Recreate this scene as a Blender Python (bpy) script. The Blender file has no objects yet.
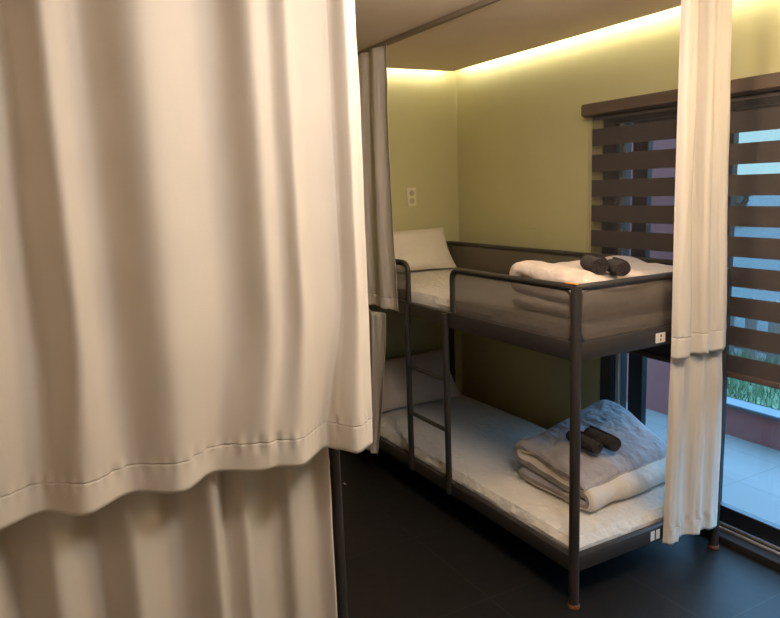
import bpy, bmesh, math, random
from math import sin, cos, pi, radians, sqrt, exp
from mathutils import Vector, Matrix, noise

random.seed(7)
S = bpy.context.scene
COL = S.collection

# ------------------------------------------------------------------ materials
def nodes_of(name):
    m = bpy.data.materials.new(name)
    m.use_nodes = True
    nt = m.node_tree
    return m, nt, nt.nodes, nt.links, nt.nodes['Principled BSDF']

def mat(name, col, rough=0.6, metal=0.0, var=0.06, scale=8.0, bump=0.0, bscale=60.0, spec=0.4, detail=4.0):
    m, nt, N, L, b = nodes_of(name)
    b.inputs['Roughness'].default_value = rough
    b.inputs['Metallic'].default_value = metal
    b.inputs['Specular IOR Level'].default_value = spec
    tc = N.new('ShaderNodeTexCoord')
    nz = N.new('ShaderNodeTexNoise')
    nz.inputs['Scale'].default_value = scale
    nz.inputs['Detail'].default_value = detail
    L.new(tc.outputs['Object'], nz.inputs['Vector'])
    rp = N.new('ShaderNodeValToRGB')
    rp.color_ramp.elements[0].position = 0.3
    rp.color_ramp.elements[1].position = 0.7
    rp.color_ramp.elements[0].color = (*[c * (1 - var) for c in col], 1)
    rp.color_ramp.elements[1].color = (*[min(1, c * (1 + var)) for c in col], 1)
    L.new(nz.outputs['Fac'], rp.inputs['Fac'])
    L.new(rp.outputs['Color'], b.inputs['Base Color'])
    if bump > 0:
        n2 = N.new('ShaderNodeTexNoise')
        n2.inputs['Scale'].default_value = bscale
        n2.inputs['Detail'].default_value = 5 if bscale > 50 else 2
        L.new(tc.outputs['Object'], n2.inputs['Vector'])
        bp = N.new('ShaderNodeBump')
        bp.inputs['Strength'].default_value = bump
        bp.inputs['Distance'].default_value = 0.01 if bscale > 50 else 0.022
        L.new(n2.outputs['Fac'], bp.inputs['Height'])
        L.new(bp.outputs['Normal'], b.inputs['Normal'])
    return m

def cloth(name, col, trans=0.25, var=0.03, bump=0.15, bscale=350.0, rough=0.9, sheen=0.1, wscale=5.0):
    """woven cloth: diffuse with a share of light coming through"""
    m = mat(name, col, rough, 0, var, wscale, bump, bscale, spec=0.15)
    nt = m.node_tree; N, L = nt.nodes, nt.links
    b = N['Principled BSDF']
    b.inputs['Sheen Weight'].default_value = sheen
    if trans > 0:
        out = N['Material Output']
        t = N.new('ShaderNodeBsdfTranslucent')
        t.inputs['Color'].default_value = (*col, 1)
        mx = N.new('ShaderNodeMixShader')
        mx.inputs[0].default_value = trans
        L.new(b.outputs[0], mx.inputs[1]); L.new(t.outputs[0], mx.inputs[2])
        L.new(mx.outputs[0], out.inputs['Surface'])
    return m

def seethrough(name, col, clear, rough=0.6):
    """open mesh / sheer weave: part thread, part hole"""
    m = mat(name, col, rough, 0, 0.05, 30, 0, spec=0.2)
    nt = m.node_tree; N, L = nt.nodes, nt.links
    b = N['Principled BSDF']; out = N['Material Output']
    t = N.new('ShaderNodeBsdfTransparent')
    mx = N.new('ShaderNodeMixShader'); mx.inputs[0].default_value = clear
    L.new(b.outputs[0], mx.inputs[1]); L.new(t.outputs[0], mx.inputs[2])
    L.new(mx.outputs[0], out.inputs['Surface'])
    return m

def glass_mat(name):
    m, nt, N, L, b = nodes_of(name)
    N.remove(b)
    out = N['Material Output']
    t = N.new('ShaderNodeBsdfTransparent'); t.inputs['Color'].default_value = (0.93, 0.97, 0.98, 1)
    g = N.new('ShaderNodeBsdfGlossy'); g.inputs['Roughness'].default_value = 0.02
    fr = N.new('ShaderNodeFresnel'); fr.inputs['IOR'].default_value = 1.45
    mx = N.new('ShaderNodeMixShader')
    ge = N.new('ShaderNodeNewGeometry'); ml = N.new('ShaderNodeMath'); ml.operation = 'MULTIPLY'
    inv = N.new('ShaderNodeMath'); inv.operation = 'SUBTRACT'; inv.inputs[0].default_value = 1.0
    L.new(ge.outputs['Backfacing'], inv.inputs[1]); L.new(fr.outputs[0], ml.inputs[0]); L.new(inv.outputs[0], ml.inputs[1])
    L.new(ml.outputs[0], mx.inputs[0]); L.new(t.outputs[0], mx.inputs[1]); L.new(g.outputs[0], mx.inputs[2])
    L.new(mx.outputs[0], out.inputs['Surface'])
    return m

def emis(name, col, st):
    m, nt, N, L, b = nodes_of(name)
    N.remove(b)
    e = N.new('ShaderNodeEmission')
    e.inputs['Color'].default_value = (*col, 1); e.inputs['Strength'].default_value = st
    L.new(e.outputs[0], N['Material Output'].inputs['Surface'])
    return m

def tile_mat():
    m, nt, N, L, b = nodes_of('dark_floor_tile')
    tc = N.new('ShaderNodeTexCoord')
    mp = N.new('ShaderNodeMapping')
    mp.inputs['Location'].default_value = (0.83, 0.242, 0)
    L.new(tc.outputs['Object'], mp.inputs['Vector'])
    br = N.new('ShaderNodeTexBrick')
    br.offset = 0.0; br.squash = 1.0
    br.inputs['Scale'].default_value = 1.0
    br.inputs['Brick Width'].default_value = 0.6
    br.inputs['Row Height'].default_value = 0.6
    br.inputs['Mortar Size'].default_value = 0.0022
    br.inputs['Mortar Smooth'].default_value = 0.3
    br.inputs['Color1'].default_value = (0.0125, 0.0118, 0.011, 1)
    br.inputs['Color2'].default_value = (0.015, 0.0141, 0.013, 1)
    br.inputs['Mortar'].default_value = (0.038, 0.034, 0.03, 1)
    L.new(mp.outputs['Vector'], br.inputs['Vector'])
    nz = N.new('ShaderNodeTexNoise'); nz.inputs['Scale'].default_value = 14; nz.inputs['Detail'].default_value = 8
    L.new(tc.outputs['Object'], nz.inputs['Vector'])
    mr = N.new('ShaderNodeMapRange'); mr.inputs['To Min'].default_value = 0.7; mr.inputs['To Max'].default_value = 1.35
    L.new(nz.outputs['Fac'], mr.inputs['Value'])
    mu = N.new('ShaderNodeVectorMath'); mu.operation = 'SCALE'
    L.new(br.outputs['Color'], mu.inputs[0]); L.new(mr.outputs['Result'], mu.inputs['Scale'])
    L.new(mu.outputs['Vector'], b.inputs['Base Color'])
    b.inputs['Roughness'].default_value = 0.42
    b.inputs['Specular IOR Level'].default_value = 0.26
    bp = N.new('ShaderNodeBump'); bp.inputs['Strength'].default_value = 0.12; bp.inputs['Distance'].default_value = 0.01
    L.new(nz.outputs['Fac'], bp.inputs['Height']); L.new(bp.outputs['Normal'], b.inputs['Normal'])
    return m

def paving_mat():
    m, nt, N, L, b = nodes_of('terrace_paving')
    tc = N.new('ShaderNodeTexCoord')
    br = N.new('ShaderNodeTexBrick'); br.offset = 0.0
    br.inputs['Scale'].default_value = 1.0
    br.inputs['Brick Width'].default_value = 0.4; br.inputs['Row Height'].default_value = 0.4
    br.inputs['Mortar Size'].default_value = 0.004
    br.inputs['Color1'].default_value = (0.225, 0.21, 0.20, 1)
    br.inputs['Color2'].default_value = (0.25, 0.235, 0.225, 1)
    br.inputs['Mortar'].default_value = (0.18, 0.17, 0.165, 1)
    L.new(tc.outputs['Object'], br.inputs['Vector'])
    L.new(br.outputs['Color'], b.inputs['Base Color'])
    b.inputs['Roughness'].default_value = 0.6
    return m

M = {}
M['green'] = mat('green_wall_paint', (0.53, 0.495, 0.265), 0.75, 0, 0.03, 2.5, 0.06, 120)
M['ceil'] = mat('ceiling_paint', (0.84, 0.70, 0.57), 0.85, 0, 0.02, 3, 0.04, 90)
M['plain'] = mat('cream_wall_paint', (0.36, 0.32, 0.27), 0.8, 0, 0.03, 2.5, 0.05, 120)
M['floor'] = tile_mat()
M['curtain'] = cloth('cream_curtain_cloth', (0.775, 0.71, 0.63), 0.20, 0.03, 0.10, 420)
M['curtain_hem'] = cloth('cream_curtain_hem', (0.78, 0.715, 0.635), 0.12, 0.03, 0.10, 420)
M['metal'] = mat('charcoal_bed_metal', (0.031, 0.0265, 0.024), 0.42, 0.0, 0.08, 20, 0.03, 200, 0.5)
M['mesh'] = seethrough('charcoal_bed_mesh', (0.14, 0.115, 0.094), 0.43)
M['slats'] = mat('bed_base_fabric', (0.05, 0.045, 0.042), 0.8, 0, 0.1, 30)
M['cap'] = mat('brown_foot_rubber', (0.16, 0.06, 0.03), 0.5)
M['sticker'] = mat('white_sticker_paper', (0.78, 0.74, 0.68), 0.6, 0, 0.02)
M['sticker_ink'] = mat('brown_sticker_ink', (0.16, 0.11, 0.08), 0.6, 0, 0.02)
M['orange'] = mat('orange_mark', (0.8, 0.26, 0.03), 0.5, 0, 0.02)
M['mattress'] = cloth('white_mattress_cover', (0.70, 0.66, 0.60), 0.0, 0.03, 0.6, 30, sheen=0.05)
M['pillow'] = cloth('cream_pillow_case', (0.72, 0.66, 0.54), 0.0, 0.03, 0.25, 30)
M['pillow_tan'] = cloth('tan_pillow_case', (0.62, 0.48, 0.37), 0.0, 0.03, 0.25, 30)
M['duvet'] = cloth('grey_quilted_duvet', (0.41, 0.38, 0.385), 0.0, 0.06, 0.8, 22)
M['duvet_in'] = cloth('cream_duvet_lining', (0.74, 0.67, 0.58), 0.0, 0.03, 0.5, 20)
M['duvet_side'] = cloth('taupe_duvet_edge', (0.30, 0.255, 0.23), 0.0, 0.06, 0.7, 30)
M['duvet_warm'] = cloth('warm_white_duvet', (0.66, 0.56, 0.49), 0.0, 0.05, 0.6, 22)
M['towel'] = cloth('dark_brown_towel', (0.036, 0.026, 0.026), 0.0, 0.2, 1.0, 240, wscale=60)
M['blind'] = mat('brown_blind_cloth', (0.070, 0.059, 0.055), 0.85, 0, 0.05, 60, 0.1, 500, 0.2)
M['sheer'] = seethrough('sheer_blind_weave', (0.10, 0.09, 0.09), 0.74)
M['cassette'] = mat('brown_blind_cassette', (0.10, 0.072, 0.058), 0.5, 0, 0.04, 10)
M['chain'] = mat('beige_blind_chain', (0.45, 0.38, 0.24), 0.5)
M['frame'] = mat('dark_window_frame', (0.012, 0.013, 0.016), 0.3, 0.0, 0.1, 10, 0, 1, 0.6)
M['alu'] = mat('bare_aluminium_rail', (0.55, 0.50, 0.44), 0.35, 0.7, 0.05, 20)
M['sillm'] = mat('dark_stone_sill', (0.02, 0.018, 0.016), 0.5, 0, 0.1, 20)
M['glass'] = glass_mat('door_glass')
M['track'] = mat('brown_grey_curtain_track', (0.22, 0.165, 0.12), 0.5, 0.2, 0.04, 10)
M['plate'] = mat('ivory_switch_plastic', (0.72, 0.66, 0.46), 0.4, 0, 0.02)
M['socket'] = mat('grey_socket_plastic', (0.46, 0.41, 0.28), 0.5, 0, 0.02)
M['led'] = emis('warm_led_tape', (1.0, 0.94, 0.72), 80.0)
M['pink'] = mat('brick_pink_render', (0.36, 0.125, 0.13), 0.8, 0, 0.06, 3, 0.1, 60)
M['coping'] = mat('slate_coping', (0.10, 0.12, 0.15), 0.35, 0, 0.1, 8)
M['paving'] = paving_mat()
M['grass'] = mat('lawn_green', (0.19, 0.27, 0.15), 0.8, 0, 0.35, 25, 0.5, 60)
M['leaf'] = mat('shrub_leaf', (0.045, 0.07, 0.05), 0.7, 0, 0.35, 12)
M['bark'] = mat('tree_bark', (0.10, 0.07, 0.05), 0.9, 0, 0.2, 20)
M['picket'] = mat('white_fence_paint', (0.36, 0.37, 0.36), 0.6, 0, 0.04, 12)
M['ground'] = mat('far_ground', (0.12, 0.14, 0.13), 0.9, 0, 0.2, 0.4)
M['render'] = mat('pale_house_render', (0.55, 0.55, 0.55), 0.8, 0, 0.05, 2)
M['roof'] = mat('slate_roof', (0.10, 0.11, 0.13), 0.7, 0, 0.15, 6)
M['winglass'] = mat('house_window_glass', (0.03, 0.04, 0.05), 0.1, 0, 0.05, 2, 0, 1, 0.7)
M['fleck'] = mat('pale_fleck', (0.6, 0.57, 0.5), 0.7)

# ------------------------------------------------------------------ helpers
def link(name, bm, m, parent=None, smooth=True):
    me = bpy.data.meshes.new(name)
    bmesh.ops.recalc_face_normals(bm, faces=bm.faces[:])
    bm.to_mesh(me); bm.free()
    for x in (m if isinstance(m, (list, tuple)) else [m]):
        me.materials.append(x)
    if smooth:
        me.polygons.foreach_set('use_smooth', [True] * len(me.polygons))
        me.set_sharp_from_angle(angle=radians(38))
    o = bpy.data.objects.new(name, me)
    COL.objects.link(o)
    if parent: o.parent = parent
    return o

def tag(o, label=None, cat=None, group=None, kind=None):
    if label: o['label'] = label
    if cat: o['category'] = cat
    if group: o['group'] = group
    if kind: o['kind'] = kind
    return o

def empty(name, loc=(0, 0, 0), rz=0.0):
    o = bpy.data.objects.new(name, None)
    COL.objects.link(o)
    o.location = loc; o.rotation_euler = (0, 0, rz)
    o.empty_display_size = 0.1
    return o

def box(bm, a, b, bev=0.0, seg=2, mi=0):
    x0, y0, z0 = a; x1, y1, z1 = b
    t = bmesh.new()
    vs = [t.verts.new(p) for p in ((x0, y0, z0), (x1, y0, z0), (x1, y1, z0), (x0, y1, z0), (x0, y0, z1), (x1, y0, z1), (x1, y1, z1), (x0, y1, z1))]
    for f in ((0, 3, 2, 1), (4, 5, 6, 7), (0, 1, 5, 4), (1, 2, 6, 5), (2, 3, 7, 6), (3, 0, 4, 7)):
        t.faces.new([vs[i] for i in f])
    if bev > 0:
        bmesh.ops.bevel(t, geom=t.edges[:], offset=bev, segments=seg, profile=0.5, affect='EDGES')
    merge(bm, t, mi)

def merge(bm, t, mi=0):
    mp = {}
    for v in t.verts: mp[v] = bm.verts.new(v.co)
    for f in t.faces:
        try:
            g = bm.faces.new([mp[v] for v in f.verts]); g.material_index = mi if mi else f.material_index
        except ValueError: pass
    t.free()

def tube(bm, pts, r, seg=10, closed=False, cap=True, mi=0, squash=None):
    pts = [Vector(p) for p in pts]
    n = len(pts)
    tan = []
    for i in range(n):
        if closed: t = pts[(i + 1) % n] - pts[i - 1]
        else: t = pts[min(i + 1, n - 1)] - pts[max(i - 1, 0)]
        tan.append(t.normalized())
    ref = Vector((0, 0, 1)) if abs(tan[0].z) < 0.9 else Vector((1, 0, 0))
    u = (ref - tan[0] * ref.dot(tan[0])).normalized()
    rings = []
    for i in range(n):
        u = (u - tan[i] * u.dot(tan[i])).normalized()
        w = tan[i].cross(u)
        rr = r[i] if isinstance(r, (list, tuple)) else r
        rings.append([bm.verts.new(pts[i] + (u * cos(2 * pi * k / seg) + w * sin(2 * pi * k / seg)) * rr) for k in range(seg)])
    rng = range(n) if closed else range(n - 1)
    for i in rng:
        a, b = rings[i], rings[(i + 1) % n]
        for k in range(seg):
            f = bm.faces.new((a[k], a[(k + 1) % seg], b[(k + 1) % seg], b[k])); f.material_index = mi
    if cap and not closed:
        f = bm.faces.new(rings[0][::-1]); f.material_index = mi
        f = bm.faces.new(rings[-1]); f.material_index = mi

def fillet(pts, r, n=6, closed=False):
    """round the corners of a polyline"""
    P = [Vector(p) for p in pts]; out = []
    N = len(P)
    for i in range(N):
        if not closed and i in (0, N - 1):
            out.append(P[i]); continue
        a, b, c = P[i - 1], P[i], P[(i + 1) % N]
        d1 = (a - b); d2 = (c - b)
        rr = min(r, d1.length * 0.49, d2.length * 0.49)
        p0 = b + d1.normalized() * rr; p2 = b + d2.normalized() * rr
        for k in range(n + 1):
            t = k / n
            out.append(p0 * (1 - t) ** 2 + b * 2 * t * (1 - t) + p2 * t * t)
    return out

def catmull(pts, n):
    """n samples, evenly by arc length, through the points"""
    P = [Vector(p) for p in pts]
    P = [P[0] * 2 - P[1]] + P + [P[-1] * 2 - P[-2]]
    dense = []
    for i in range(1, len(P) - 2):
        for k in range(24):
            t = k / 24
            a, b, c, d = P[i - 1], P[i], P[i + 1], P[i + 2]
            dense.append(0.5 * ((2 * b) + (c - a) * t + (2 * a - 5 * b + 4 * c - d) * t * t + (3 * b - a - 3 * c + d) * t ** 3))
    dense.append(P[-2])
    cum = [0]
    for i in range(1, len(dense)): cum.append(cum[-1] + (dense[i] - dense[i - 1]).length)
    out = []; j = 0
    for k in range(n):
        s = cum[-1] * k / (n - 1)
        while j < len(cum) - 2 and cum[j + 1] < s: j += 1
        t = (s - cum[j]) / max(1e-9, cum[j + 1] - cum[j])
        out.append(dense[j].lerp(dense[j + 1], min(1, max(0, t))))
    return out

# ------------------------------------------------------------------ room shell
YW, XH, ZC = 0.977, -2.165, 2.41        # window wall, head wall, ceiling
YB, XR = -2.10, 3.10                    # opposite wall, wall behind the camera
GAP = 0.075                             # light cove between ceiling panel and wall
DX0, DX1, DZ = -0.835, 1.30, 2.02      # opening of the sliding door
ZT = 2.62

def structure(name, bm, m, smooth=False, parent=None):
    o = link(name, bm, m, parent, smooth)
    if parent is None: o['kind'] = 'structure'
    return o

bm = bmesh.new(); box(bm, (XH - .1, YB - .1, -.12), (XR + .1, YW + .0, 0)); structure('floor', bm, M['floor'])
bm = bmesh.new(); box(bm, (XH - .1, YB - .1, 0), (XH, YW + .1, ZT)); structure('wall_head', bm, M['green'])
bm = bmesh.new()
box(bm, (XH, YW, 0), (DX0, YW + .16, ZT)); box(bm, (DX1, YW, 0), (XR, YW + .16, ZT)); box(bm, (DX0, YW, DZ), (DX1, YW + .16, ZT))
structure('wall_window', bm, M['green'])
bm = bmesh.new(); box(bm, (XH, YB - .1, 0), (XR + .1, YB, ZT)); structure('wall_opposite', bm, M['plain'])
bm = bmesh.new(); box(bm, (XR, YB, 0), (XR + .1, YW + .1, ZT)); structure('wall_entrance', bm, M['plain'])
bm = bmesh.new()
box(bm, (XH + GAP, YB, ZC), (XR, YW - GAP, ZC + .022))            # lowered panel
box(bm, (XH - .1, YB - .1, ZT), (XR + .1, YW + .16, ZT + .08))    # slab above the cove
structure('ceiling', bm, M['ceil'])

def led(name, a, b, label):
    bm = bmesh.new(); box(bm, a, b, 0.002, 1)
    return tag(link(name, bm, M['led']), label, 'light strip', 'cove light strips')
led('light_strip', (XH + GAP + .02, YW - GAP - .010, ZC + .024), (1.9, YW - GAP - .001, ZC + .036), 'long warm light strip hidden in the ceiling cove along the window wall')
led('light_strip', (XH + GAP + .001, -1.0, ZC + .024), (XH + GAP + .010, YW - GAP - .02, ZC + .036), 'shorter warm light strip hidden in the ceiling cove above the bed head wall')

# ------------------------------------------------------------------ sliding door
door = empty('door_1', (0, YW, 0)); door['kind'] = 'structure'
def dpart(name, boxes, m, parent=door, bev=.003):
    bm = bmesh.new()
    for a, b in boxes: box(bm, (a[0], a[1] - YW, a[2]), (b[0], b[1] - YW, b[2]), bev, 1)
    return link(name, bm, m, parent)
y0, y1 = YW + .005, YW + .125
dpart('door_frame', [((DX0, y0, .03), (DX0 + .085, y1, DZ)), ((DX1 - .085, y0, .03), (DX1, y1, DZ)),
                     ((DX0 + .085, y0, DZ - .07), (DX1 - .085, y1, DZ))], M['frame'])
dpart('door_sill', [((-1.2, YW - .065, 0), (DX1 + .3, YW + .16, .036))], M['sillm'])
dpart('floor_rail', [((DX0 + .085, YW - .012, .036), (DX1 - .085, YW + .000, .05)), ((DX0 + .085, YW + .03, .036), (DX1 - .085, YW + .036, .05))], M['alu'])
dpart('screen_edge', [((DX0 + .103, YW + .012, .052), (DX0 + .128, YW + .03, DZ - .07))], M['alu'])
def sash(xa, xb, ya, yb, w=.095):
    s = dpart('sash', [((xa, ya, .052), (xa + w, yb, DZ - .07)), ((xb - w * .5, ya, .052), (xb, yb, DZ - .07)),
                       ((xa + w, ya, .052), (xb - w * .5, yb, .135)), ((xa + w, ya, DZ - .13), (xb - w * .5, yb, DZ - .07))], M['frame'])
    bm = bmesh.new(); box(bm, (xa + w, (ya + yb) / 2 - .004 - YW, .135), (xb - w * .5, (ya + yb) / 2 + .004 - YW, DZ - .13))
    link('glass_pane', bm, M['glass'], s, False)
sash(-.700, -.135, YW + .075, YW + .115)
sash(-.225, DX1 - .09, YW + .030, YW + .070, .075)

# ------------------------------------------------------------------ bunk beds
BL, BW, BH = 2.10, 0.85, 1.286
def bunk(name, label, y_front, sgn):
    """foot end at x=0, head at x=-BL; front edge at y_front, back towards sgn*BW"""
    root = empty(name, (0, y_front, 0))
    tag(root, label, 'bunk bed')
    Y = lambda v: sgn * v
    def pt(x, y, z): return (x, Y(y), z)
    for (x, y) in ((0, 0), (0, BW), (-BL, 0), (-BL, BW)):
        b = bmesh.new(); tube(b, [pt(x, y, .012), pt(x, y, BH - .003)], .0205, 14)
        leg = link('post', b, M['metal'], root)
        b = bmesh.new(); tube(b, [pt(x, y, 0), pt(x, y, .004), pt(x, y, .016), pt(x, y, .02)], [.021, .0245, .0245, .0215], 14)
        link('foot_cap', b, M['cap'], leg)
    def ring(nm, z0, z1):
        b = bmesh.new(); t = .017
        def bx(xa, ya, xb, yb):
            ya, yb = sorted((Y(ya), Y(yb)))
            box(b, (xa, ya, z0), (xb, yb, z1), .006, 2)
        bx(-BL, -t, 0, t); bx(-BL, BW - t, 0, BW + t); bx(-BL - t, 0, -BL + t, BW); bx(-t, 0, t, BW)
        fr = link(nm, b, M['metal'], root)
        b = bmesh.new()
        ya, yb = sorted((Y(t), Y(BW - t)))
        box(b, (-BL + t, ya, z0 + .012), (-t, yb, z0 + .028), .002, 1)
        link('slat_base', b, M['slats'], fr)
        return fr
    up = ring('bed_frame', 1.009, 1.083)
    lo = ring('bed_frame', .157, .2225)
    # guard rail: one bent tube from the ladder gap round the foot, back and head
    path = [pt(-.812, 0, 1.05), pt(-.812, 0, BH), pt(0, 0, BH), pt(0, BW, BH), pt(-BL, BW, BH), pt(-BL, 0, BH), pt(-1.217, 0, BH), pt(-1.217, 0, 1.05)]
    b = bmesh.new(); tube(b, fillet(path, .055, 8), .0130, 10)
    rail = link('guard_rail', b, M['metal'], root)
    # fabric mesh panels stretched inside the rail, each with a welted edge
    def panel(o, d, w, z0, z1, corners):
        o = Vector(o); d = Vector(d).normalized()
        r = .05; loop = []
        cs = [(0, z0), (w, z0), (w, z1), (0, z1)]
        pts = [o + d * a + Vector((0, 0, c)) for a, c in cs]
        loop = fillet(pts, r, 7, closed=True)
        nrm = d.cross(Vector((0, 0, 1))) * .0018
        b = bmesh.new()
        A = [b.verts.new(p + nrm) for p in loop]; B = [b.verts.new(p - nrm) for p in loop]
        b.faces.new(A); b.faces.new(B[::-1])
        for i in range(len(A)):
            j = (i + 1) % len(A); b.faces.new((A[j], A[i], B[i], B[j]))
        pm = link('mesh_panel', b, M['mesh'], root, False)
        b = bmesh.new(); tube(b, loop, .0055, 6, closed=True)
        link('panel_welt', b, M['metal'], pm)
    zb, zt = 1.075, BH - .012
    panel(pt(-.800, 0, 0), (1, 0, 0), .780, zb, zt, 0)
    panel(pt(0, .022, 0), (0, sgn, 0), BW - .044, zb, zt, 0)
    panel(pt(-BL + .022, BW, 0), (1, 0, 0), BL - .044, zb, zt, 0)
    panel(pt(-BL, .022, 0), (0, sgn, 0), BW - .044, zb, zt, 0)
    panel(pt(-BL + .022, 0, 0), (1, 0, 0), BL - 1.217 - .034, zb, zt, 0)
    lad = empty('ladder', (0, 0, 0)); lad.parent = root
    for x in (-1.207, -.845):
        b = bmesh.new(); tube(b, [pt(x, -.022, .165), pt(x, -.022, 1.075)], .0155, 12)
        link('stile', b, M['metal'], lad)
    for z in (.490, .745):
        b = bmesh.new(); tube(b, [pt(-1.207, -.022, z), pt(-.845, -.022, z)], .0105, 10)
        link('rung', b, M['metal'], lad)
    return root, up, lo, rail

bed, bed_up, bed_lo, bed_rail = bunk('bunk_bed', 'charcoal metal bunk bed with mesh guards and ladder beside the green walls', 0.0, 1)
bed2, b2u, b2l, b2r = bunk('bunk_bed', 'charcoal metal bunk bed mostly hidden behind the large foreground curtains, one post showing', -1.0, -1)

def sticker(parent, y0, y1, z0, z1):
    b = bmesh.new(); box(b, (.0172, y0, z0), (.0182, y1, z1))
    s = link('size_sticker', b, M['sticker'], parent, False)
    s['label'] = 'small white two-part sticker'
    b = bmesh.new()
    ym = y0 + (y1 - y0) * .46; h = z1 - z0
    box(b, (.0182, ym, z0 + h * .18), (.0186, ym + .008, z0 + h * .40)); box(b, (.0182, ym, z0 + h * .58), (.0186, ym + .010, z0 + h * .82))
    link('sticker_mark', b, M['sticker_ink'], s, False)
sticker(bed_up, .409, .464, 1.022, 1.062)
def sticker2(parent, y0, y1, z0, z1):
    b = bmesh.new(); w = (y1 - y0) * .42
    box(b, (.0172, y0, z0), (.0182, y0 + w, z1)); box(b, (.0172, y1 - w, z0), (.0182, y1, z1))
    s = link('size_sticker', b, M['sticker'], parent, False); s['label'] = 'small white two-part sticker'
sticker2(bed_lo, .413, .468, .170, .212)
b = bmesh.new(); box(b, (-.055, -.006, BH + .0115), (.004, .010, BH + .0150), .001, 1)  # flat orange mark on top of the rail at the foot corner
o = link('corner_mark', b, M['orange'], bed_rail, False); o['label'] = 'orange corner mark'

# ------------------------------------------------------------------ mattresses and pillows
def mattress(name, label, z0, z1):
    nx, ny = 84, 36
    x0, x1, y0, y1 = -BL + .022, -.022, .022, BW - .022
    b = bmesh.new()
    rows = []
    def prof(t):        # 0..1 across: rounded shoulder
        e = min(t, 1 - t)
        return e
    top = []
    for i in range(nx + 1):
        r = []
        for j in range(ny + 1):
            x = x0 + (x1 - x0) * i / nx; y = y0 + (y1 - y0) * j / ny
            ex = min(x - x0, x1 - x); ey = min(y - y0, y1 - y)
            e = min(ex, ey); rr = .03
            drop = 0 if e > rr else rr - sqrt(max(0, rr * rr - (rr - e) ** 2))
            n = noise.noise(Vector((x * 5, y * 5, z1 * 7))) * .004 + noise.noise(Vector((x * 17, y * 13, 3 + z1))) * .0022
            q = -.0025 * (abs(sin(pi * x / .26)) < .10) - .0025 * (abs(sin(pi * y / .22)) < .10)
            r.append(b.verts.new((x, y, z1 - drop + (n + q if e > .01 else 0))))
        top.append(r)
    for i in range(nx):
        for j in range(ny):
            b.faces.new((top[i][j], top[i + 1][j], top[i + 1][j + 1], top[i][j + 1]))
    per = [top[i][0] for i in range(nx + 1)] + [top[nx][j] for j in range(1, ny + 1)] + [top[i][ny] for i in range(nx - 1, -1, -1)] + [top[0][j] for j in range(ny - 1, 0, -1)]
    low = [b.verts.new((v.co.x, v.co.y, z0)) for v in per]
    for i in range(len(per)):
        j = (i + 1) % len(per); b.faces.new((per[i], low[i], low[j], per[j]))
    b.faces.new(low)
    o = link(name, b, M['mattress'])
    return tag(o, label, 'mattress')
mattress('mattress', 'white mattress on the upper bunk behind the mesh guard', 1.0385, 1.130)
mattress('mattress', 'thin white mattress on the lower bunk with bluish daylight on it', .1865, .262)

def pillow(name, label, m, w, h, t, loc, rot, seed):
    nx, ny = 34, 24
    b = bmesh.new()
    def surf(s):
        g = []
        for i in range(nx + 1):
            r = []
            for j in range(ny + 1):
                u = -1 + 2 * i / nx; v = -1 + 2 * j / ny
                f = max(0, (1 - abs(u) ** 3.2)) ** .62 * max(0, (1 - abs(v) ** 3.2)) ** .62
                pin = 1 - .055 * (1 - abs(v) ** 2) * abs(u) ** 4
                pin2 = 1 - .07 * (1 - abs(u) ** 2) * abs(v) ** 4
                n = noise.noise(Vector((u * 2.2 + seed, v * 2.2, s))) * .16 + noise.noise(Vector((u * 6, v * 6 + seed, s * 2))) * .05
                r.append((u * w / 2 * pin, v * h / 2 * pin2, s * t / 2 * f * (1 + n)))
            g.append(r)
        return g
    A = surf(1); B = surf(-1)
    va = [[b.verts.new(p) for p in r] for r in A]
    vb = [[va[i][j] if i in (0, nx) or j in (0, ny) else b.verts.new(B[i][j]) for j in range(ny + 1)] for i in range(nx + 1)]
    for i in range(nx):
        for j in range(ny):
            b.faces.new((va[i][j], va[i + 1][j], va[i + 1][j + 1], va[i][j + 1]))
            b.faces.new((vb[i][j], vb[i][j + 1], vb[i + 1][j + 1], vb[i + 1][j]))
    o = link(name, b, m)
    # local x = width (world y), local y = height, leaning back towards the head wall
    a = rot
    R = Matrix(((0, -cos(a), sin(a)), (1, 0, 0), (0, sin(a), cos(a))))
    o.matrix_world = Matrix.Translation(loc) @ R.to_4x4()
    return tag(o, label, 'pillow')
pillow('pillow', 'cream pillow leaning on the green wall at the head of the upper bunk', M['pillow'], .70, .30, .125, (-1.965, .415, 1.270), radians(60), 1.0)
pillow('pillow', 'tan pillow leaning at the head of the lower bunk behind the ladder', M['pillow_tan'], .70, .36, .14, (-1.945, .40, .424), radians(55), 5.0)

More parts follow.
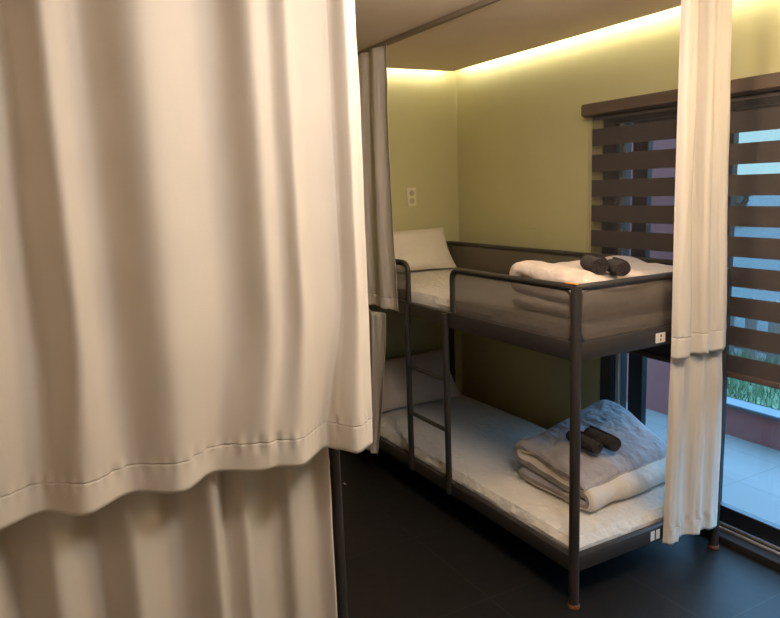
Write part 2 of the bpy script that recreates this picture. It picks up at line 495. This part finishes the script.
# ------------------------------------------------------------------ folded duvets
def duvet(name, label, x0, x1, y0, y1, z0, th, layers, mats, lift, skew=0.0, seed=0.0, lean=0.0):
    """a quilt folded to and fro in the x-z plane, folds open to the front"""
    mid = []
    L = x1 - x0
    for k in range(layers):
        z = z0 + th * (k + .5)
        shrink = .035 * k
        a, c = (x0 + shrink * .3, x1 + (.012 if k == layers - 1 else -.008 * k))
        if k % 2: a, c = c, a
        n = 34
        for i in range(n + 1):
            t = i / n
            xx = a + (c - a) * t
            dr = max(0, (xx - (x1 - .11)) / .12) ** 2 * .030 if k == layers - 1 else 0
            mid.append((xx, z - dr, k))
        if k < layers - 1:               # the U-turn
            dirn = 1 if k % 2 == 0 else -1
            for i in range(1, 6):
                f = pi * i / 6
                mid.append((c + dirn * sin(f) * th * .55, z + th * .5 * (1 - cos(f)), k + .5))
    P = [Vector((p[0], 0, p[1])) for p in mid]
    n = len(P); nor = []
    for i in range(n):
        t = (P[min(i + 1, n - 1)] - P[max(i - 1, 0)]).normalized()
        nor.append(Vector((-t.z, 0, t.x)))
    m = 44
    b = bmesh.new()
    rings = []
    tot = th * layers
    for s in range(m + 1):
        v = s / m
        y = y0 + (y1 - y0) * v
        edge = min(v, 1 - v) * (y1 - y0)
        k = min(1, edge / .03); puff = sqrt(max(0, 1 - (1 - k) ** 2)) * .75 + .25
        ring = []
        def place(p, side, i):
            hh = th * .47 * puff
            if i in (0, n - 1): hh *= .45
            if i in (1, n - 2): hh *= .8
            q = p + nor[i] * side * hh
            hl = (q.z - z0) / tot
            w = noise.noise(Vector((q.x * 6 + seed, y * 6, mid[i][2] * 1.7)))
            w2 = noise.noise(Vector((q.x * 16 + seed, y * 15, mid[i][2] * 3.1)))
            w3 = 1 - 2 * abs(noise.noise(Vector((q.x * 9 + seed, y * 22, mid[i][2] * 2.2))))
            q = q + nor[i] * side * (w * .011 + w2 * .008 + w3 * .005) * min(1, .3 + hl)
            q.x += noise.noise(Vector((seed + 9, y * 5, mid[i][2] * 2.3))) * .022
            yy = y + noise.noise(Vector((q.x * 5, seed, mid[i][2] * 2.9))) * .018 + lean * hl
            q.z += lift(q.x, y) * max(0, hl)
            q.z = max(q.z, z0 + .001)
            return Vector((q.x + skew * (y - y0), yy, q.z))
        for i in range(n): ring.append(place(P[i], 1, i))
        for i in range(n - 1, -1, -1): ring.append(place(P[i], -1, i))
        rings.append([b.verts.new(p) for p in ring])
    N2 = 2 * n
    for s in range(m):
        for i in range(N2):
            j = (i + 1) % N2
            f = b.faces.new((rings[s][i], rings[s][j], rings[s + 1][j], rings[s + 1][i]))
            f.material_index = 0 if i < n - 1 else 1
    for R, flip in ((rings[0], 0), (rings[-1], 1)):
        for i in range(n - 1):
            q = (R[i], R[i + 1], R[N2 - 2 - i], R[N2 - 1 - i])
            f = b.faces.new(q if flip else q[::-1]); f.material_index = 2
    o = link(name, b, mats)
    md = o.modifiers.new('smooth', 'SUBSURF'); md.levels = 1; md.render_levels = 1
    return tag(o, label, 'duvet')

duvet('folded_duvet', 'grey quilted duvet folded in thick layers at the foot of the lower bunk', -.61, -.185, .22, .83, .268, .056, 3,
      [M['duvet'], M['duvet_in'], M['duvet_side']],
      lambda x, y: .085 * max(0, (y - .3) / .5) ** 1.2 * max(0, min(1, (-x - .15) / .30))+ .035 * max(0, min(1, (-x - .30) / .28)) - .005, skew=-.05, seed=2.0)
duvet('folded_duvet', 'warm white duvet folded in layers at the foot of the upper bunk', -.48, -.085, .09, .78, 1.136, .056, 3,
      [M['duvet_warm'], M['duvet_warm'], M['duvet_warm']],
      lambda x, y: .02 * max(0, min(1, (-x - .25) / .2)) + .022 * exp(-((y - .16) / .08) ** 2) - .01 * (y > .2), seed=6.0)

def towel(name, label, loc, rz, length, r, tilt=0.0):
    """cloth rolled up: a spiral strip with thickness"""
    turns, n = 3.2, 90
    b = bmesh.new()
    sp = []
    for i in range(n + 1):
        t = i / n; a = t * turns * 2 * pi
        sp.append((a, r * (.10 + .90 * (a / (turns * 2 * pi)))))
    th = r * .9 / turns * .86
    inner = [Vector((0, cos(a) * max(.001, q - th), sin(a) * max(.001, q - th))) for a, q in sp]
    outer = [Vector((0, cos(a) * q, sin(a) * q)) for a, q in sp]
    loop = outer + inner[::-1]
    m = 10; rings = []
    for s in range(m + 1):
        v = -1 + 2 * s / m
        k = 1 - .10 * abs(v) ** 6
        rings.append([b.verts.new(Vector((v * length / 2 + .004 * noise.noise(p * 60), p.y * k * (1 + .06 * noise.noise(Vector((v * 3, p.y * 30, p.z * 30)))), p.z * k))) for p in loop])
    N2 = len(loop)
    for s in range(m):
        for i in range(N2):
            j = (i + 1) % N2
            b.faces.new((rings[s][i], rings[s][j], rings[s + 1][j], rings[s + 1][i]))
    h = len(outer)
    for R, fl in ((rings[0], 0), (rings[-1], 1)):
        for i in range(h - 1):
            q = (R[i], R[i + 1], R[N2 - 2 - i], R[N2 - 1 - i]); b.faces.new(q if fl else q[::-1])
    o = link(name, b, M['towel'])
    o.location = loc; o.rotation_euler = (0, tilt, rz)
    return tag(o, label, 'towel')
towel('rolled_towel', 'dark brown rolled towel on the lower duvet, the one nearer the bed post', (-.365, .405, .495), radians(-6), .19, .038)
towel('rolled_towel', 'dark brown rolled towel on the lower duvet, the one nearer the window', (-.335, .485, .499), radians(-6), .19, .038)
towel('rolled_towel', 'dark rolled towel on the upper duvet, the left of the pair', (-.185, .27, 1.338), radians(-28), .17, .042)
towel('rolled_towel', 'dark rolled towel with spiral end showing on the upper duvet, right of the pair', (-.105, .315, 1.328), radians(-28), .15, .036)

# ------------------------------------------------------------------ curtains
def spline(pts, n):
    P = [Vector((p[0], p[1], 0)) for p in pts]
    P = [P[0] * 2 - P[1]] + P + [P[-1] * 2 - P[-2]]
    m = len(pts) - 1; out = []
    for k in range(n):
        s = m * k / (n - 1); i = min(m - 1, int(s)); t = s - i
        a, b, c, d = P[i:i + 4]
        out.append(0.5 * ((2 * b) + (c - a) * t + (2 * a - 5 * b + 4 * c - d) * t * t + (3 * b - a - 3 * c + d) * t ** 3))
    return out

def curtain(name, label, path, z0, z1, hem, nu, nz=40, mod=None, seed=0.0, cat='curtain', pucker=.010, crease=None, path2=None, blend=.3):
    """path: x,y points of the pleats seen from above; mod(u, v, co) may bend the cloth, v = 0 at the hem"""
    base = spline(path, nu) if path2 else catmull([(p[0], p[1], 0) for p in path], nu)
    base2 = spline(path2, nu) if path2 else None
    n = len(base); nor = []; s_len = [0]
    for i in range(1, n): s_len.append(s_len[-1] + (base[i] - base[i - 1]).length)
    for i in range(n):
        t = (base[min(i + 1, n - 1)] - base[max(i - 1, 0)]).normalized(); nor.append(Vector((-t.y, t.x, 0)))
    def at(i, z):
        u = i / (n - 1); v = (z - z0) / (z1 - z0)
        p = base[i].copy()
        if base2:
            q = min(1, max(0, v / blend)); p = p.lerp(base2[i], q * q * (3 - 2 * q))
        p.z = z
        p += nor[i] * (noise.noise(Vector((u * 9 + seed, z * 2.2, seed))) * .006 + noise.noise(Vector((u * 30, z * 6, seed + 4))) * .0018)
        if mod: p = mod(u, v, p)
        return p
    def sheet(za, zb, k, off, bottom=False):
        b = bmesh.new(); g = []
        for s in range(k + 1):
            f = s / k
            if not bottom: f = f * .22 if f < .3 else .066 + (f - .3) * (.934 / .7)
            z = za + (zb - za) * f
            row = []
            for i in range(n):
                p = at(i, z)
                d = (z - (z0 + hem))
                pk = exp(-(d / .020) ** 2) * pucker * noise.noise(Vector((s_len[i] * 42, 0, seed))) - exp(-(d / .004) ** 2) * .0012
                if crease: pk -= exp(-((z - crease) / .004) ** 2) * .0018 + exp(-((z - crease) / .016) ** 2) * pucker * .5 * noise.noise(Vector((s_len[i] * 40, 5, seed)))
                dz = 0
                if bottom: dz = noise.noise(Vector((i / n * 16, seed, 2))) * .006 * (1 - s / k)
                row.append(b.verts.new(p + nor[i] * (pk + off) + Vector((0, 0, dz))))
            g.append(row)
        for s in range(k):
            for i in range(n - 1):
                b.faces.new((g[s][i], g[s][i + 1], g[s + 1][i + 1], g[s + 1][i]))
        return b
    root = link(name, sheet(z0 + hem, z1, nz, 0), M['curtain'])
    md = root.modifiers.new('cloth', 'SOLIDIFY'); md.thickness = .0016; md.offset = 0
    hm = link('hem', sheet(z0, z0 + hem + .002, 8, 0, True), M['curtain_hem'], root)
    md = hm.modifiers.new('cloth', 'SOLIDIFY'); md.thickness = .0015; md.offset = 0
    return tag(root, label, cat)

# the big upper curtain near the camera (hangs across the foot of the second bunk)
fg = [(.205, -2.07), (.165, -1.99), (.200, -1.93), (.146, -1.806), (.208, -1.715), (.156, -1.607), (.208, -1.500), (.145, -1.405), (.192, -1.295),
      (.202, -1.250), (.224, -1.185), (.165, -1.115), (.140, -1.080), (.180, -1.058), (.232, -1.027), (.200, -.975), (.165, -.945), (.10, -.940)]
fg2 = [(.200, -2.05), (.155, -1.97), (.212, -1.89), (.138, -1.775), (.216, -1.690), (.142, -1.615), (.222, -1.495), (.140, -1.330), (.210, -1.245),
       (.176, -1.190), (.204, -1.150), (.172, -1.108), (.155, -1.030), (.156, -1.012), (.192, -.986), (.165, -.956), (.140, -.930), (.08, -.925)]
curtain('curtain', 'large cream upper curtain filling the left foreground with deep pleats and hem', fg, .955, ZC, .075, 420, 60, None, 1.0, path2=fg2)
ys = [-2.08, -2.03, -1.963, -1.883, -1.792, -1.694, -1.609, -1.491, -1.407, -1.363, -1.318, -1.289, -1.212, -1.176, -1.095, -1.056, -1.050]
hi, lo_ = .118, .030
xs = [hi, lo_, hi, lo_, hi, lo_, hi, lo_, hi, .060, .094, .082, .050, .088, .062, .088, .060]
curtain('curtain', 'cream lower curtain in shade below the large foreground curtain hem', list(zip(xs, ys)), .10, .996, .07, 330, 60, None, 2.0, crease=.885)

# head end of the far bunk: gathered upper curtain and the lower one under it
pu = [(-1.35, -.004), (-1.385, .008), (-1.43, .004), (-1.47, -.012), (-1.51, -.020), (-1.55, -.008), (-1.59, .006), (-1.64, .0), (-1.69, -.02), (-1.75, -.005), (-1.82, .005)]
def pumod(u, v, p):
    p.x += .130 - .118 * v * (1 - u)
    p.y += -.058 + .050 * max(0, v) ** 2
    return p
curtain('curtain', 'cream upper curtain gathered at the head of the bunk beside the light switch plate', pu, 1.035, ZC - .024, .06, 180, 40, pumod, 3.0)
pl = [(-1.395, -.040), (-1.43, -.030), (-1.47, -.034), (-1.50, -.048), (-1.53, -.055), (-1.56, -.046), (-1.60, -.036), (-1.65, -.045), (-1.69, -.05)]
def plmod(u, v, p):
    q = max(0, 1 - v)
    p.x += .045 - .17 * q ** 1.5 * (1 - u)
    p.y += -.03
    return p
curtain('curtain', 'shaded cream lower curtain at the head of the lower bunk near the pillow', pl, .15, 1.006, .05, 150, 34, plmod, 4.0)

# foot end of the far bunk: gathered pair in front of the glass door
ru = [(.040, .466), (.068, .478), (.074, .520), (.062, .548), (.030, .575), (.028, .596), (.066, .616), (.074, .640), (.058, .668), (.066, .700), (.074, .740), (.052, .775), (.040, .802)]
def rumod(u, v, p):
    p.y = .466 + (p.y - .466) * (1 - .14 * max(0, v) ** 1.3)
    p.x += .007 * max(0, 1 - v * 2.5)
    return p
curtain('curtain', 'bright cream upper curtain gathered at the foot of the bunk before the brown blind', ru, .958, ZC - .024, .085, 200, 44, rumod, 5.0)
rl = [(.026, .488), (.048, .500), (.052, .545), (.030, .580), (.024, .612), (.050, .640), (.056, .672), (.034, .700), (.036, .722), (.056, .745), (.052, .785), (.030, .806)]
def rlmod(u, v, p):
    q = max(0, 1 - v)
    k = max(0, 1 - q * 5)
    p.x = p.x + (.030 - p.x) * .85 * k
    p.y = .646 + (p.y - .646) * (1 + .07 * q)
    return p
curtain('curtain', 'cream lower curtain hanging to near the floor at the foot of the lower bunk', rl, .145, .990, .07, 190, 40, rlmod, 6.0)

# ceiling track of the far bunk
b = bmesh.new()
def trackpiece(a, c, w=.013, h=.022):
    a = Vector(a); c = Vector(c); box(b, (min(a.x, c.x) - w, min(a.y, c.y) - w, ZC - h), (max(a.x, c.x) + w, max(a.y, c.y) + w, ZC), .003, 1)
trackpiece((-2.06, .010, 0), (.047, .010, 0)); trackpiece((.047, .037, 0), (.047, .86, 0))
tag(link('curtain_track', b, M['track']), 'brown grey curtain track on the ceiling above the bunk edge', 'curtain track')

# ------------------------------------------------------------------ zebra blind
blind = empty('roller_blind', (-.88, .925, 2.06))
tag(blind, 'brown day and night roller blind with sheer stripes over the glass door', 'blind')
BX0, BX1 = -.855, 1.28
def bl(co): return (co[0] + .88, co[1] - .925, co[2] - 2.06)
b = bmesh.new()
prof = [(.880, 2.004), (.880, 2.045), (.886, 2.056), (.900, 2.060), (.977, 2.060), (.977, 2.036), (.962, 2.004), (.93, 1.992), (.90, 1.992)]
ends = []
for x in (BX0 - .036, BX1 + .03):
    ends.append([b.verts.new(bl((x, y, z))) for y, z in prof])
for i in range(len(prof)):
    j = (i + 1) % len(prof); b.faces.new((ends[0][i], ends[0][j], ends[1][j], ends[1][i]))
b.faces.new(ends[0][::-1]); b.faces.new(ends[1])
link('cassette', b, M['cassette'], blind)
b = bmesh.new()
zs = [1.995]
z = 1.974; segs = [(1.995, 1.974, 0)]
PITCH, OPEN = .1298, .0435
while z > .86:
    segs.append((z, z - OPEN, 1)); segs.append((z - OPEN, max(.812, z - PITCH), 0)); z -= PITCH
for za, zb, mi in segs:
    box(b, bl((BX0, .9235, zb)), bl((BX1, .9250, za)), 0, 1, mi)
link('striped_cloth', b, [M['blind'], M['sheer']], blind, False)
b = bmesh.new(); box(b, bl((BX0 - .003, .916, .790)), bl((BX1 + .003, .932, .816)), .005, 2); link('bottom_bar', b, M['cassette'], blind)
b = bmesh.new()
tube(b, [bl((BX0 - .033, .935, 2.01)), bl((BX0 - .033, .935, 1.16))], .0023, 6); tube(b, [bl((BX0 - .018, .935, 2.01)), bl((BX0 - .018, .935, 1.16))], .0016, 6)
for k in range(8):
    a = pi + pi * k / 7
    pass
link('pull_chain', b, M['chain'], blind)

# ------------------------------------------------------------------ wall fittings
sw = empty('wall_socket', (XH, .597, 1.605)); tag(sw, 'ivory double wall socket plate on the green head wall above the pillow', 'wall socket')
b = bmesh.new(); box(b, (0, -.036, -.062), (.009, .036, .062), .004, 2); link('plate', b, M['plate'], sw)
for dz in (-.026, .026):
    b = bmesh.new()
    tube(b, [(.0085, 0, dz), (.0115, 0, dz)], .019, 18); tube(b, [(.0112, 0, dz), (.0125, 0, dz)], .012, 14)
    link('socket', b, M['socket'], sw)
hk = empty('wall_hook', (-1.375, YW, 1.401)); tag(hk, 'tiny dark hook marks on the green wall above the upper bunk', 'wall hook')
b = bmesh.new()
for dx in (-.014, .016):
    tube(b, [(dx, 0, 0), (dx, -.006, 0)], .006, 10)
link('screw', b, M['socket'], hk)
b = bmesh.new(); box(b, (-1.595, -.263, 0), (-1.568, -.252, .002), .0005, 1)  # tiny pale strip lying flat on the floor
tag(link('floor_fleck', b, M['fleck'], None, False), 'tiny pale fleck on the dark floor by the hidden bunk', 'paper scrap')

# ------------------------------------------------------------------ outdoors
bm = bmesh.new(); box(bm, (-6, YW + .16, -.15), (8, 2.20, -.01)); structure('terrace_floor', bm, M['paving'])
bm = bmesh.new(); box(bm, (-1.30, 2.20, -.15), (8, 2.28, .185)); structure('terrace_wall', bm, M['pink'])
bm = bmesh.new(); box(bm, (-1.30, 2.175, .185), (8, 2.305, .208), .004, 1); structure('wall_coping', bm, M['coping'])
bm = bmesh.new(); box(bm, (-40, 2.30, -.3), (60, 120, .10)); structure('far_ground', bm, M['ground'])

hs = empty('garden_wall', (-3.2, 2.2, 0)); tag(hs, 'tall brick pink garden wall outside, left of the low terrace wall', 'garden wall')
bm = bmesh.new(); box(bm, (-2.2, 0, -.15), (1.86, .17, 2.9)); link('wall', bm, M['pink'], hs, False)
bm = bmesh.new(); box(bm, (-2.25, -.03, 2.9), (1.89, .20, 2.97), .01, 1); link('coping', bm, M['coping'], hs, False)

# lawn: uneven turf and blades
bm = bmesh.new()
for i in range(9000):
    x = random.uniform(-3.0, 2.5); y = (2.36 if x > -1.25 else 2.46) + .98 * random.random(); y = min(y, 3.42)
    h = random.uniform(.04, .12); a = random.uniform(0, 2 * pi); w = .007
    d = Vector((cos(a), sin(a), 0)) * w; l = Vector((random.uniform(-.04, .04), random.uniform(-.04, .04), h))
    p = Vector((x, y, .165))
    bm.faces.new([bm.verts.new(p - d), bm.verts.new(p + d), bm.verts.new(p + l)])
box(bm, (-3.1, 2.42, .098), (3, 3.44, .17))
tag(link('grass', bm, M['grass'], None, False), 'green grass strip beyond the low pink terrace wall', 'grass', None, 'stuff')

fence = empty('picket_fence', (0, 3.56, .1)); tag(fence, 'pale picket fence beyond the grass seen through the blind gaps', 'fence')
bm = bmesh.new(); box(bm, (-4.2, .02, .10), (1.6, .045, .16), .003, 1); link('rail', bm, M['picket'], fence)
bm = bmesh.new(); box(bm, (-4.2, .02, .40), (1.6, .045, .46), .003, 1); link('rail', bm, M['picket'], fence)
x = -4.18
while x < 1.5:
    bm = bmesh.new(); w = .105
    vs = [(x, .0), (x + w, .0), (x + w, .50), (x + w / 2, .56), (x, .50)]
    A = [bm.verts.new((a, -.002, c)) for a, c in vs]; B = [bm.verts.new((a, .02, c)) for a, c in vs]
    bm.faces.new(A); bm.faces.new(B[::-1])
    for i in range(5): bm.faces.new((A[(i + 1) % 5], A[i], B[i], B[(i + 1) % 5]))
    link('picket', bm, M['picket'], fence, False)
    x += .205

def tree(loc, h, r, label, seed):
    rnd = random.Random(seed)
    t = empty('tree', loc); tag(t, label, 'tree', 'distant trees')
    bm = bmesh.new(); tube(bm, [(0, 0, 0), (.05, 0, h * .3), (0, .05, h * .7)], [.16, .12, .05], 8); link('trunk', bm, M['bark'], t)
    bm = bmesh.new()
    for i in range(1300):
        v = Vector((rnd.gauss(0, 1), rnd.gauss(0, 1), rnd.gauss(0, 1))).normalized() * rnd.random() ** .35
        p = Vector((v.x * r, v.y * r, h * .62 + v.z * h * .38))
        p *= 1 + .12 * noise.noise(p * .8)
        a = Vector((rnd.uniform(-1, 1), rnd.uniform(-1, 1), rnd.uniform(-1, 1))).normalized() * .17; c = a.orthogonal().normalized() * .11
        bm.faces.new([bm.verts.new(p - a), bm.verts.new(p + c), bm.verts.new(p + a), bm.verts.new(p - c)])
    link('crown', bm, M['leaf'], t, False)
tree((-11.9, 17, .1), 1.6, .9, 'dark tree in the distance outside, just right of the bright curtain', 3)
tree((-8.2, 26, .1), 1.7, 1.1, 'small dark tree in the distance outside near the photo right edge', 4)

fb = empty('house', (-7.0, 30, .1)); tag(fb, 'pale distant house outside seen in slivers between the blind stripes', 'building')
bm = bmesh.new(); box(bm, (-5, 0, 0), (4, 6, 2.2)); link('wall', bm, M['render'], fb, False)
bm = bmesh.new()
vv = [(-5.3, -.4, 2.2), (4.3, -.4, 2.2), (4.3, 6.4, 2.2), (-5.3, 6.4, 2.2), (-5.3, 3, 3.4), (4.3, 3, 3.4)]
V = [bm.verts.new(p) for p in vv]
for f in ((0, 1, 5, 4), (2, 3, 4, 5), (1, 2, 5), (3, 0, 4), (0, 3, 2, 1)): bm.faces.new([V[i] for i in f])
link('roof', bm, M['roof'], fb, False)
for k in range(5):
    bm = bmesh.new(); box(bm, (-4.4 + 1.7 * k, -.03, .8), (-3.5 + 1.7 * k, .01, 1.7)); link('window', bm, M['winglass'], fb, False)

# ------------------------------------------------------------------ light
W = bpy.data.worlds.new('World'); S.world = W; W.use_nodes = True
nt = W.node_tree; N, L = nt.nodes, nt.links
bg = N['Background']
tc = N.new('ShaderNodeTexCoord'); sx = N.new('ShaderNodeSeparateXYZ'); L.new(tc.outputs['Generated'], sx.inputs[0])
rp = N.new('ShaderNodeValToRGB')
rp.color_ramp.elements[0].position = 0.06; rp.color_ramp.elements[0].color = (0.13, 0.235, 0.275, 1)
rp.color_ramp.elements[1].position = 0.3; rp.color_ramp.elements[1].color = (0.26, 0.58, 1.0, 1)
L.new(sx.outputs['Z'], rp.inputs['Fac']); L.new(rp.outputs['Color'], bg.inputs['Color'])
bg.inputs['Strength'].default_value = 5.8

def lamp(name, loc, size, power, col, spread=180, rot=(0, 0, 0)):
    d = bpy.data.lights.new(name, 'AREA'); d.shape = 'DISK'; d.size = size; d.energy = power; d.color = col
    d.spread = radians(spread)
    o = bpy.data.objects.new(name, d); COL.objects.link(o); o.location = loc; o.rotation_euler = rot
    return o
WARM = (1.0, 0.87, 0.745)
def bulb(name, loc, r, power, col):
    d = bpy.data.lights.new(name, 'POINT'); d.shadow_soft_size = r; d.energy = power; d.color = col
    o = bpy.data.objects.new(name, d); COL.objects.link(o); o.location = loc
bulb('unseen_overhead_light', (1.15, -.72, 2.30), .15, 48, (1.0, 0.93, 0.87))
bulb('unseen_overhead_light', (1.15, .35, 2.20), .12, 35, (1.0, 0.79, 0.53))  # unseen warm light, added to brighten the gathered curtain at the foot end
bulb('unseen_overhead_light', (.10, -.48, 2.26), .10, 22, (1.0, 0.84, 0.66))  # added fill with no fitting in view, lifts the ceiling over the aisle
d = bpy.data.lights.new('door_daylight_portal', 'AREA'); d.shape = 'RECTANGLE'; d.size = DX1 - DX0; d.size_y = DZ
d.cycles.is_portal = True
o = bpy.data.objects.new('door_daylight_portal', d); COL.objects.link(o)
o.location = ((DX0 + DX1) / 2, YW + .17, DZ / 2); o.rotation_euler = (radians(-90), 0, 0)

# ------------------------------------------------------------------ camera
yaw, pit, rol, fpx = radians(151.32902), radians(-9.914514), radians(-2.199919), 697.087
fw = Vector((cos(pit) * cos(yaw), cos(pit) * sin(yaw), sin(pit)))
rt = Vector((sin(yaw), -cos(yaw), 0)); upv = rt.cross(fw)
r2 = rt * cos(rol) + upv * sin(rol); u2 = upv * cos(rol) - rt * sin(rol)
cd = bpy.data.cameras.new('camera'); cam = bpy.data.objects.new('camera', cd); COL.objects.link(cam)
cd.sensor_fit = 'HORIZONTAL'; cd.sensor_width = 36.0; cd.lens = 36.0 * fpx / 780.0
cd.clip_start = .02; cd.clip_end = 400
mw = Matrix((r2, u2, -fw)).transposed().to_4x4()
mw.translation = Vector((1.8869639, -1.81259625, 1.67575769))
cam.matrix_world = mw
S.camera = cam

vs = S.view_settings
vs.view_transform = 'Standard'; vs.look = 'None'; vs.gamma = 1.0; vs.exposure = 0.0
vs.use_curve_mapping = False
S.cycles.max_bounces = 10; S.cycles.diffuse_bounces = 6; S.cycles.transparent_max_bounces = 16
S.cycles.caustics_reflective = False; S.cycles.caustics_refractive = False
S.cycles.sample_clamp_indirect = 6.0
S.cycles.use_denoising = True
